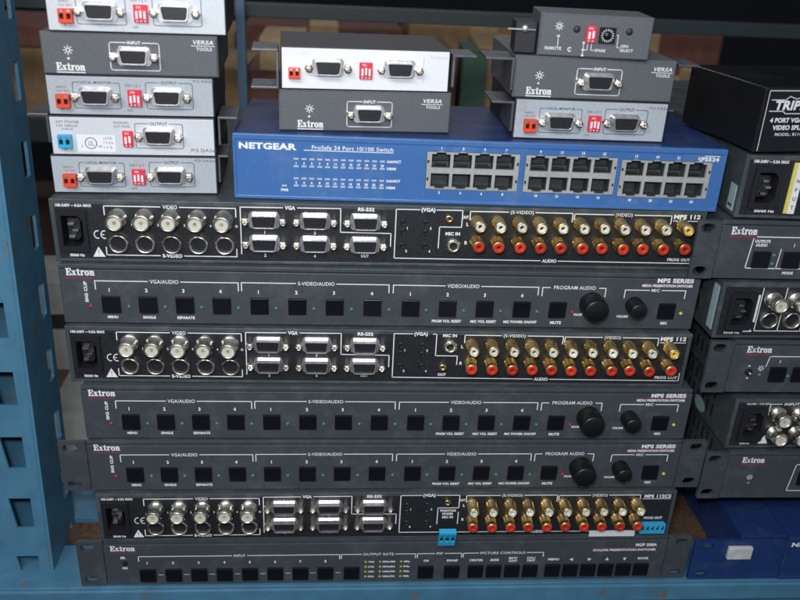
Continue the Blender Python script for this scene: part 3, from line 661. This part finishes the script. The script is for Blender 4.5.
# right-hand three
da_box('silver two-socket box on the blue switch, under two dark grey boxes', (154.0, 26.8, NZ), -.005, 'silver', 104, BH=HR, brackets=[(-68, -53, -1, 34, 24.0, -19), (52.8, 60, 10, 46, 20, -17)])
input_box('dark grey input box directly under the small box with the round dial', (152.8, 26.2, NZ+GR), -.01, 107, BH=HR, brackets=[(-73, -54.4, -1, 30, 24.6, -20), (54.4, 68, -1, 30, 24.6, 0)])
t = small_box('remote_control_box', 'small grey box with red switch and round dial, topmost on the blue switch', (148.6, 24, NZ+2*GR), -.09, 72, 'boxgrey', D=44, BH=26.4)
m = MB(); sunmark(m, -23.8, 18.8, 1.3); m.line([(-23.6,12),(-23.6,6.4)], .4); m.text('REMOTE', -31.5, 4.2, 1.9, 10.5, bold=.02); m.text('C', -17.0, 3.6, 2.6, bold=.04)
m.line([(-7,9.4),(-7,1.6)], .4); m.line([(-4.4,9.6),(-4.4,5),(-7,5)], .4); m.line([(-2.0,9.6),(-2.0,5),(0,5)], .4); m.text('SPARE', .5, 4.2, 1.7, 7, bold=.02)
for z in (9.4, 5, 1.6): m.quad(-7.8, -6.2, z-.6, z+.6)
m.line([(13.6,15),(14.4,15),(14.4,7.4),(16,7.4)], .4); m.text('GEN', 16.6, 7.6, 1.7, 5, bold=.02); m.text('SELECT', 16.6, 5.0, 1.7, 8.5, bold=.02)
put('lettering', m.mesh('lettering', ['white']), t)
d = put('dip_switch', P['dip2'], t, (-3.3, 0, 15.0)); put('slider_row', P['dips2'], d)
m = MB(); m.box(-5.2, 5.2, -1.4, 0, -4.9, 4.9); m.cur = 1
for i in range(16):
    a = 2*math.pi*i/16; m.line([(3.1*math.cos(a),3.1*math.sin(a)),(3.9*math.cos(a),3.9*math.sin(a))], .45, -1.55)
m.cur = 0; m.lathe(0, 0, [(.01,-2.0),(2.2,-2.0),(2.5,-1.4)], 18)
put('rotary_dial', m.mesh('rotary_dial', ['knob','white']), t, (7.2, 0, 14.6))
m = MB(); m.lathe(0, 0, [(.01,-.9),(1.6,-.9),(2.2,-.3),(2.3,0)], 16)
sc = m.mesh('panel_screw', ['casedark'])
for x in (-12.4, 21.0): put('panel_screw', sc, t, (x, 0, 17.4))
m = MB(); m.lathe(0, 0, [(.01,-.8),(.8,-.7),(1.0,0)], 10); put('power_led', m.mesh('power_led', ['rcawhite']), t, (-23.6, 0, 12.6))
m = MB(); m.box(-51, -37, 4, 28, 0.5, 20); put('side_block', m.mesh('side_block', ['dark'], .8), t)
m = MB(); m.lathe(0, 0, [(.01,-3),(1.6,-3),(2.3,-2.2),(2.4,0)], 14); put('thumb_screw', m.mesh('thumb_screw', ['tin']), t, (-45, 4, 16))
m = MB(); m.box(-56, -38.2, 1.5, 3, 15.2, 16.0); put('earth_wire', m.mesh('earth_wire', ['tin']), t)

# ------------------------------------------------------------------ right-hand stack
G2 = 'dark grey rack units in the right-hand stack'
def right_unit(label, x, y, z, rz, kind, W=440, ear=18.5):
    t = thing('audio_video_switcher', label, 'video switcher', (x, y, z), rz, G2)
    chassis(t, W-1, 290, slots=True, x0=.5)
    if kind == 'front': front_panel(t, 0, W, ears=((-ear, -.5), (W+.5, W+ear)))
    else: rear_panel(t, 0, W, (17.0, 22.0)); add_inlet(t, 17.0, 22.0)
    return t
def lbl(t, fn):
    m = MB(); fn(m); put('lettering', m.mesh('lettering', ['white','redprint']), t)
# lower three fronts
t = right_unit('dark grey slotted-ear unit with a small sun mark, just above the dark blue switch', 291.5, -4, 76, 0, 'front')
def f(m):
    wordmark(m, 11, 34.8, 18, 5.2); sunmark(m, 20.5, 21, 1.2); bracket(m, 56, 300, 33, None, 0, None, drop=0); m.line([(56,33),(53.5,8),(300,8),(300,33)], .65); m.cur = 1; m.quad(10.5, 30, 32.8, 33.6)
lbl(t, f); led(t, 20.5, 15.6)
for i in range(10): put('push_button', P['button'], t, (66+22*i, 0, 20))
t = right_unit('dark grey unit with two rows of silver coaxial sockets beside its power inlet', 287.5, -1, 122.3, .02, 'rear')
def f(m):
    m.text('100-240V ~ 0.5A MAX', 9, 39.2, 1.5, 19, bold=.02); m.text('50/60 Hz', 11, 3.5, 1.5, 8, bold=.02); m.line([(28,30),(28,39.6),(37,39.6)], .6); m.text('INPUTS', 39, 38.4, 2.2, 14, bold=.02); m.line([(55,39.6),(180,39.6)], .6)
    m.add([(25.5,-.12,4),(33.5,-.12,4),(29.5,-.12,11.5)], [(0,1,2)], False)
lbl(t, f)
for i in range(9): add_bnc(t, 34.4+17.2*i, 31.8); add_bnc(t, 35.0+17.2*i, 15.2)
m = MB(); m.add([(-.2, 51+10*math.cos(2*math.pi*i/20), 9+6*math.sin(2*math.pi*i/20)) for i in range(20)], [tuple(range(19,-1,-1))]); put('oval_sticker', m.mesh('oval_sticker', ['stickerblue']), t)
t = right_unit('dark grey unit with a tiny toggle switch beside a sun mark and buttons', 277, 0, 171.2, 0, 'front')
def f(m):
    wordmark(m, 9.5, 34.6, 19, 5.4); sunmark(m, 23.5, 21.5, 1.2); m.line([(27,23),(28.4,31.5),(120,31.5),(120,24)], .65); m.cur = 1; m.quad(9, 28.5, 32.6, 33.4); m.cur = 0
    for i in range(12): m.text(str(i+1), 37+17.6*i, 26.2, 2.2, align='c', bold=.045)
    m.quad(13.6, 15, 22.8, 24); m.quad(14, 15.4, 12.6, 13.8)
lbl(t, f); led(t, 23.5, 16)
m = MB(); m.lathe(0, 0, [(.01,-4),(1.0,-4),(1.3,-3.4),(1.0,0)], 10); m.cur = 1; m.lathe(0, 0, [(1.0,-.6),(2.9,-.5),(3.0,0)], 14); put('toggle_switch', m.mesh('toggle_switch', ['nickel','hole']), t, (14.6, 0, 18.4))
for i in range(12): put('push_button', P['button'], t, (37+17.6*i, 0, 16.6)); led(t, 45.8+17.6*i, 15)
t = right_unit('dark grey unit with power inlet and pale side sticker, under the white-framed output buttons', 257.5, 0, 217.5, .012, 'rear')
def f(m):
    m.text('50/60 Hz', 8, 3.6, 1.5, 12, bold=.02); m.line([(30.5,40),(30.5,6),(400,6)], .6)
    for k in range(12): m.line([(48+17.4*k,40),(48+17.4*k,6)], .6)
    m.quad(26, 29.4, 13, 34.5); m.add([(22,-.12,5.2),(29,-.12,5.2),(25.5,-.12,11)], [(0,1,2)], False)
lbl(t, f)
for i in range(9): add_bnc(t, 38.2+17.3*i, 31.6); add_sv(t, 39+17.3*i, 15.4)
m = MB(); m.box(-.35, .3, 4, 12, 5, 39); put('side_sticker', m.mesh('side_sticker', ['stickerblue']), t)
t = right_unit('dark grey unit with white-framed output buttons, its slotted ear overlapping the topmost switcher', 249.6, 3.0, 262.4, 0, 'front', ear=17.2)
def f(m):
    wordmark(m, 6.5, 33.8, 18.5, 5.6); m.cur = 1; m.quad(6, 25.5, 31.8, 32.8); m.cur = 0
    m.line([(23.6,31.4),(22.0,9),(380,9)], .7); m.line([(23.6,31.4),(24.6,32.4),(380,32.4)], .7)
    m.text('OUTPUTS', 25, 28.2, 2.0, 11, bold=.045); m.text('/AUDIO', 26, 25.4, 2.0, 8.5, bold=.045)
    for k in range(12):
        m.line([(45.2+22*k,23.5),(44.4+22*k,9)], .6); m.text(str(k+1), 54+22*k, 25.4, 2.3, align='c', bold=.045)
    m.text('MODE', 50, 4.8, 1.9, 8, bold=.045)
lbl(t, f)
for i in range(14): put('push_button', P['button'], t, (32+22*i, 0, 15.6)); led(t, 41+22*i, 19); led(t, 41+22*i, 12.5)
t = right_unit('dark grey unit with power inlet and yellow-edged white strip, directly under the black splitter', 255.5, 3.0, 308.4, -.015, 'rear')
def f(m):
    m.text('100-240V ~ 0.5A MAX', 5.4, 38.6, 1.9, 24, bold=.045); m.text('50/60 Hz', 13, 4.4, 1.7, 14, bold=.045)
lbl(t, f)
m = MB(); m.box(33.2, 40.6, -.6, -.05, 4, 39.5); m.cur = 1; m.box(36.0, 40.6, -.9, -.62, 4, 39.5); m.cur = 2
for k, ch in enumerate('INPUT'): m.text(ch, 38.3, 32-k*6.2, 2.6, align='c', y=-1.0, bold=.02)
put('label_strip', m.mesh('label_strip', ['yellow','paper','darkprint']), t)
for i in range(9): add_vga(t, 60+36*i, 30.5); add_vga(t, 60+36*i, 14.5)
m = MB(); m.box(-.35, .3, 5, 14, 3, 21); m.cur = 1; m.add([(-.5,y,z) for y, z in ((6.5,5.5),(12.5,5.5),(12.5,7.5),(6.5,7.5))], [(0,3,2,1)], False)
put('side_sticker', m.mesh('side_sticker', ['stickerblue','darkprint']), t)
# black splitter on top
t = thing('video_splitter', 'glossy black splitter box with white lettering, on top of a grey rack stack', 'video splitter', (257, -2, 354.2), .16)
m = MB(); m.box(0, 150, 2, 92, 0, 42); put('case', m.mesh('case', ['gloss'], 1.0), t)
m = MB(); m.box(.8, 149.2, 0, 1.95, .8, 41.4); put('front_panel', m.mesh('front_panel', ['gloss'], .5), t)
m = MB()
m.line([(4,27.6),(14,27.6),(16,26),(40,26),(42,27.6),(60,27.6)], .5); m.line([(4,34.8),(14,34.8),(17,37),(22,35.4),(30,37.6),(38,35.4),(44,34.8),(60,34.8)], .5)
m.text('TRIPP-LITE', 7, 28.6, 5.6, 44, bold=.04, shear=.1); m.text('4 PORT VGA/SVGA', 6, 20.4, 2.8, 36, bold=.045); m.text('VIDEO SPLITTER', 9, 15.6, 2.8, 32, bold=.045); m.text('MODEL: B114-004', 12, 11.6, 1.9, 26, bold=.01)
m.line([(1.4,40.6),(1.4,2)], .45); m.line([(1.4,40.6),(149,40.6)], .45)
put('lettering', m.mesh('lettering', ['white']), t)
# what carries the right stack above the blue switch
t = thing('equipment_case', 'black case recessed in the shadow on top of the dark blue switch', 'equipment case', (335, 40, 43.9), 0)
m = MB(); m.box(0, 420, 0, 240, 0, 31.6); put('case', m.mesh('case', ['dark'], .8), t)
m = MB(); m.lathe(0, 0, [(.01,-1.5),(2,-1.3),(2.4,0)], 12); q = m.mesh('foot_screw', ['tin'])
for x in (40, 380): put('foot_screw', q, t, (x, 0, 16))

# ------------------------------------------------------------------ storage rack (blue)
rack = thing('storage_rack', 'blue slotted steel shelving that carries all the equipment', 'shelving', (-235, 0, 0))
def rel(x, y, z): return (x+235, y, z)
m = MB()                                              # front upright: two flanges with punched slots, leaning slightly back at the top
ZS = [-60+53.8*i for i in range(-3, 14)]
side = [rrect(39+0, 50, z-1-13, z-1+13, 2, 2) for z in [321.0-53.6*i for i in range(10)] + [374.6, 428.2]]
sub = MB(); sub.plate(rect(0, 58, -260, 520), [r_ for r_ in side], -235-1.2, -235+1.2)
# sub is laid in x,z with thickness along y: turn it to face +x
m.add([(y_+235, x_, z_) for x_, y_, z_ in sub.v], [tuple(reversed(f_)) for f_ in sub.f], False)
front_holes = []
for z in [321.0-53.6*i for i in range(10)] + [374.6, 428.2]:
    front_holes.append([(-22, z-13), (-9, z-13), (-9.5, z+14), (-26, z+14)])
sub = MB(); sub.plate(rect(-52, -1.3, -260, 520), [h[::1] for h in front_holes], 0, 2.4)
m.add(sub.v, sub.f, False)
m.box(-52, -49.6, 2.5, 46, -260, 520); m.box(-49.5, -12, 44, 46, -260, 520)
post = put('upright_post', m.mesh('upright_post', ['rackblue'], .6), rack, (-1.5, 6.5, 0), (math.radians(-3.9), 0, 0))
m = MB()                                              # stepped front beam
m.box(-75, 900, -12, -8, -17, -.4); m.box(-75, 900, -8.1, 42, -4, -.6); m.box(-75, 900, -4, -1, -60, -3.9)
m.box(-75, 900, -10, -3.9, -60, -56)
put('front_beam', m.mesh('front_beam', ['rackblue'], 1.2), rack, (0, -5.5, 0))
m = MB(); m.box(-300, 900, 45, 436, -16, -.3); put('shelf_deck', m.mesh('shelf_deck', ['deck']), rack)
m = MB(); m.box(-42, 30, 64, 430, -40, 5); put('side_beam', m.mesh('side_beam', ['rackblue'], 1), rack)
m = MB(); m.box(-300, 1100, 430, 452, 380, 394); put('rear_beam', m.mesh('rear_beam', ['rackdull'], 1), rack)
m = MB(); m.box(109, 119, 420, 429.8, -300, 600); put('rear_upright', m.mesh('rear_upright', ['reargrey'], 1), rack)
m = MB(); m.box(-70, -22, 9, 30, 402, 470); put('beam_bracket', m.mesh('beam_bracket', ['rackblue'], 1), rack)

# ------------------------------------------------------------------ things behind
def crate(label, name, cat, loc, dims, mt, rz=0, tape=True, group=None, lab=None):
    t = thing(name, label, cat, loc, rz, group); w, d, h = dims
    m = MB(); m.box(-w/2, w/2, 0, d, 0, h); put('carton' if 'cardboard' in name else 'body', m.mesh('body', [mt], 1.2), t)
    if tape:
        m = MB(); m.box(-w*.09, w*.09, -.6, -.1, h*.55, h-.5); m.box(-w*.09, w*.09, -.6, d*.9, h+.05, h+.6); put('tape', m.mesh('tape', ['cardlite']), t)
    if lab:
        x0, x1, z0, z1 = lab
        m = MB(); m.box(x0, x1, -.8, -.1, z0, z1); m.cur = 1
        for k in range(16): xx = x0+(x1-x0)*(.45+.03*k); m.quad(xx, xx+random.choice((.5,1,1.4)), z0+(z1-z0)*.5, z1-(z1-z0)*.12, -.95)
        for k in range(3): m.quad(x0+2, x0+(x1-x0)*.38, z1-4-k*4.5, z1-2.8-k*4.5, -.95)
        for k in range(2): m.quad(x0+(x1-x0)*.45, x1-3, z0+3+k*4, z0+5+k*4, -.95)
        put('shipping_label', m.mesh('shipping_label', ['paper','darkprint']), t)
    return t
rr = thing('rear_rack', 'dim shelving with timber decks standing behind the blue rack', 'shelving', (80, 620, 0))
m = MB(); m.box(-760, 900, 0, 500, 196, 214); m.box(-760, 900, -2, 500, -40, -22); put('deck_board', m.mesh('deck_board', ['deck'], 1), rr)
m = MB(); m.box(-760, 900, -12, -2.5, 190, 222); m.box(-760, 900, -12, -2.5, -50, -14); put('edge_beam', m.mesh('edge_beam', ['rackdull'], 1), rr)
m = MB(); m.box(-800, -762, -10, 30, -600, 700); m.box(902, 940, -10, 30, -600, 700); put('post', m.mesh('post', ['reargrey'], 1), rr)
C = 'cardboard boxes on the rear shelf'
crate('brown cardboard box behind the blue post, under a maroon carton', 'cardboard_box', 'box', (-480, 640, 214.2), (170, 200, 92), 'card', .05, group=C)
crate('maroon carton lying on the brown box behind the blue post', 'cardboard_box', 'box', (-470, 650, 307.0), (150, 160, 28), 'maroon', group=C, tape=False)
crate('brown cardboard box between the box stack by the post and the thin rear upright', 'cardboard_box', 'box', (-210, 655, 214.2), (130, 180, 74), 'card', -.04, group=C)
crate('flat tan carton with orange tint seen just under the rear beam', 'cardboard_box', 'box', (-92, 640, 289), (60, 120, 44), 'cardlite', group=C, tape=False)
crate('low brown carton under the tan one behind the white box', 'cardboard_box', 'box', (-80, 648, 214.2), (120, 170, 74), 'maroon', group=C, tape=False)
crate('wide maroon carton directly behind the white box', 'cardboard_box', 'box', (75, 660, 214.2), (150, 150, 104), 'maroon', .03, group=C, tape=False)
crate('tan cardboard box behind the gap between the white box and the small dial box', 'cardboard_box', 'box', (225, 650, 214.2), (100, 150, 116), 'card', -.05, group=C)
crate('pale cardboard box with white barcode label, behind the end of the blue switch', 'cardboard_box', 'box', (508, 622, 214.2), (150, 160, 66), 'cardlite', group=C, tape=False, lab=(-62, 8, 30, 62))
crate('long brown carton behind the black splitter', 'cardboard_box', 'box', (700, 632, 214.2), (200, 160, 78), 'card', group=C)
crate('long tan board lying across the cartons behind the black splitter', 'timber_board', 'board', (640, 618, 292.4), (330, 60, 16), 'cardlite', tape=False)
for lb, x, y, w_, d_, h_, mt_, rz_ in (
    ('cream carton behind the white box, beside the pale bottle', -4, 632, 44, 90, 100, 'cream', .05),
    ('narrow green carton behind the white box, beside a wide maroon carton', 172, 645, 34, 90, 112, 'green', -.05),
    ('small cream carton behind the bracket of the grey box under the dial box', 298, 640, 40, 90, 108, 'cream', .08),
    ('low tan carton behind the small dial box', 350, 640, 52, 100, 84, 'cardlite', 0),
    ('dark green carton beside the pale box with the barcode label', 405, 640, 44, 90, 100, 'green', 0)):
    crate(lb, 'cardboard_box', 'box', (x, y, 214.2), (w_, d_, h_), mt_, rz_, group=C, tape=mt_ == 'cream')
for lb, x, w_, h_, mt_ in (
    ('deep brown carton in the rearmost row, behind the box stack at the post', -330, 300, 96, 'card'),
    ('reddish carton in the rearmost row, behind the thin rear upright', -40, 250, 110, 'maroon'),
    ('brown carton in the rearmost row, behind the narrow green one', 215, 240, 120, 'card'),
    ('reddish carton in the rearmost row, behind the pale box with the barcode label', 480, 260, 120, 'maroon')):
    crate(lb, 'cardboard_box', 'box', (x, 850, 214.2), (w_, 160, h_), mt_, .02, group=C)
# white bottle
t = thing('spray_bottle', 'small pale bottle standing beside the rear upright under the rear beam', 'bottle', (-32, 640, 288.4))
m = MB(); m.lathe(0, 0, [(.01,0)], 3) if False else None
def vlathe(prof, n=20):
    mb = MB(); vs = []; fs = []
    for r, z in prof:
        for i in range(n): a = 2*math.pi*i/n; vs.append((r*math.cos(a), r*math.sin(a), z))
    for j in range(len(prof)-1):
        for i in range(n): i2 = (i+1) % n; fs.append((j*n+i, j*n+i2, (j+1)*n+i2, (j+1)*n+i))
    mb.add(vs, fs, True); return mb
put('bottle_body', vlathe([(.01,0),(9,0),(10,2),(10,26),(7,32),(4,36),(4,38)]).mesh('bottle_body', ['paper']), t)
put('cap', vlathe([(4.6,36),(4.8,37),(4.8,45),(.01,46)]).mesh('cap', ['silver']), t)
# pale board lying behind the main stack at left, dark case on it
t = thing('foam_board', 'pale grey board lying on the shelf behind the blue post', 'board', (-285, 110, -.2))
m = MB(); m.box(-22, 56, 0, 210, 0, 7); put('sheet', m.mesh('sheet', ['foam'], 1), t); t.rotation_euler = (0, 0, .02)
crate('pale grey carton standing on the shelf behind the blue post, below a dark slim case', 'cardboard_box', 'box', (-302, 326, .2), (110, 90, 50), 'foam', tape=False)
crate('dark slim case between two pale cartons behind the blue post', 'equipment_case', 'equipment case', (-306, 330, 50.4), (120, 80, 19), 'dark', tape=False)
crate('small pale carton on top of the dark slim case behind the blue post', 'cardboard_box', 'box', (-300, 328, 69.6), (112, 80, 39), 'foam', .06, tape=False)
t = thing('cable', 'yellow cable end poking up beside the bottom unit', 'cable', (-222, 95, 2))
def tube(path, r, n=10):
    mb = MB(); vs = []; fs = []
    pts = [Vector(p) for p in path]
    for j, p in enumerate(pts):
        d = (pts[min(j+1, len(pts)-1)]-pts[max(j-1, 0)]).normalized(); u = d.cross(Vector((0.3,1,.1))).normalized(); w = d.cross(u)
        for i in range(n): a = 2*math.pi*i/n; q = p+u*r*math.cos(a)+w*r*math.sin(a); vs.append(tuple(q))
    for j in range(len(pts)-1):
        for i in range(n): i2 = (i+1) % n; fs.append((j*n+i, j*n+i2, (j+1)*n+i2, (j+1)*n+i))
    fs.append(tuple(range(n-1,-1,-1))); fs.append(tuple(range((len(pts)-1)*n, len(pts)*n)))
    mb.add(vs, fs, True); return mb
put('sheath', tube([(0,60,3),(-2,40,6),(-4,20,14),(-3,5,26),(2,-4,40)], 3).mesh('sheath', ['rcayellow']), t)

# setting
m = MB(); m.box(-3000, 3000, 2000, 2040, -900, 2600)
o = put('back_wall', m.mesh('back_wall', ['wall'])); o['kind'] = 'structure'
m = MB(); m.box(-3000, 3000, -3000, 1999, -905, -900)
o = put('floor', m.mesh('floor', ['floor'])); o['kind'] = 'structure'

# ------------------------------------------------------------------ camera, light
R = [[0,0,0],[0,0,0],[0,0,0]]
def rows(p, y, r):
    cp, sp, cy, sy, cr, sr = math.cos(p), math.sin(p), math.cos(y), math.sin(y), math.cos(r), math.sin(r)
    B = Matrix(((1,0,0),(0,0,-1),(0,1,0))); Y = Matrix(((cy,0,sy),(0,1,0),(-sy,0,cy))); X = Matrix(((1,0,0),(0,cp,-sp),(0,sp,cp))); Z = Matrix(((cr,-sr,0),(sr,cr,0),(0,0,1)))
    return Z @ X @ Y @ B
Rm = rows(.4297, -.0844, .05)
cam = bpy.data.cameras.new('camera'); co = bpy.data.objects.new('camera', cam); COL.objects.link(co); S.camera = co
right, up, back = Rm[0], -Rm[1], -Rm[2]
mw = Matrix(((right[0], up[0], back[0]), (right[1], up[1], back[1]), (right[2], up[2], back[2]))).to_4x4()
mw.translation = Vector((-14.13, -517.65, 482.14))*MM
co.matrix_world = mw
cam.sensor_width = 36; cam.lens = 36*827.15/800; cam.clip_start = .01; cam.clip_end = 50
cam.dof.use_dof = True; cam.dof.focus_distance = .60; cam.dof.aperture_fstop = 7

w = bpy.data.worlds.new('World'); S.world = w; w.use_nodes = True
w.node_tree.nodes['Background'].inputs[0].default_value = (.50, .60, .75, 1); w.node_tree.nodes['Background'].inputs[1].default_value = .30
def area(name, loc, target, sx, sy, power, col):
    l = bpy.data.lights.new(name, 'AREA'); l.shape = 'RECTANGLE'; l.size = sx; l.size_y = sy; l.energy = power; l.color = col
    o = bpy.data.objects.new(name, l); COL.objects.link(o); o.location = loc
    o.rotation_euler = (Vector(target)-Vector(loc)).to_track_quat('-Z', 'Y').to_euler()
area('front_tube', (-.30, -.88, 1.05), (0, 0, .28), 1.0, .2, 8.5, (1, .98, .95))
area('ceiling_tube', (-.1, 1.7, 1.45), (0, 0, .2), 1.3, .1, 4, (1, .96, .98))
area('camera_flash', (-.045, -.535, .545), (-.01, 0, .27), .05, .03, 2.2, (.93, .97, 1))
S.view_settings.view_transform = 'Standard'; S.view_settings.look = 'None'; S.view_settings.exposure = 0; S.view_settings.gamma = 1
S.render.engine = 'CYCLES'; S.cycles.use_denoising = True; S.cycles.max_bounces = 6
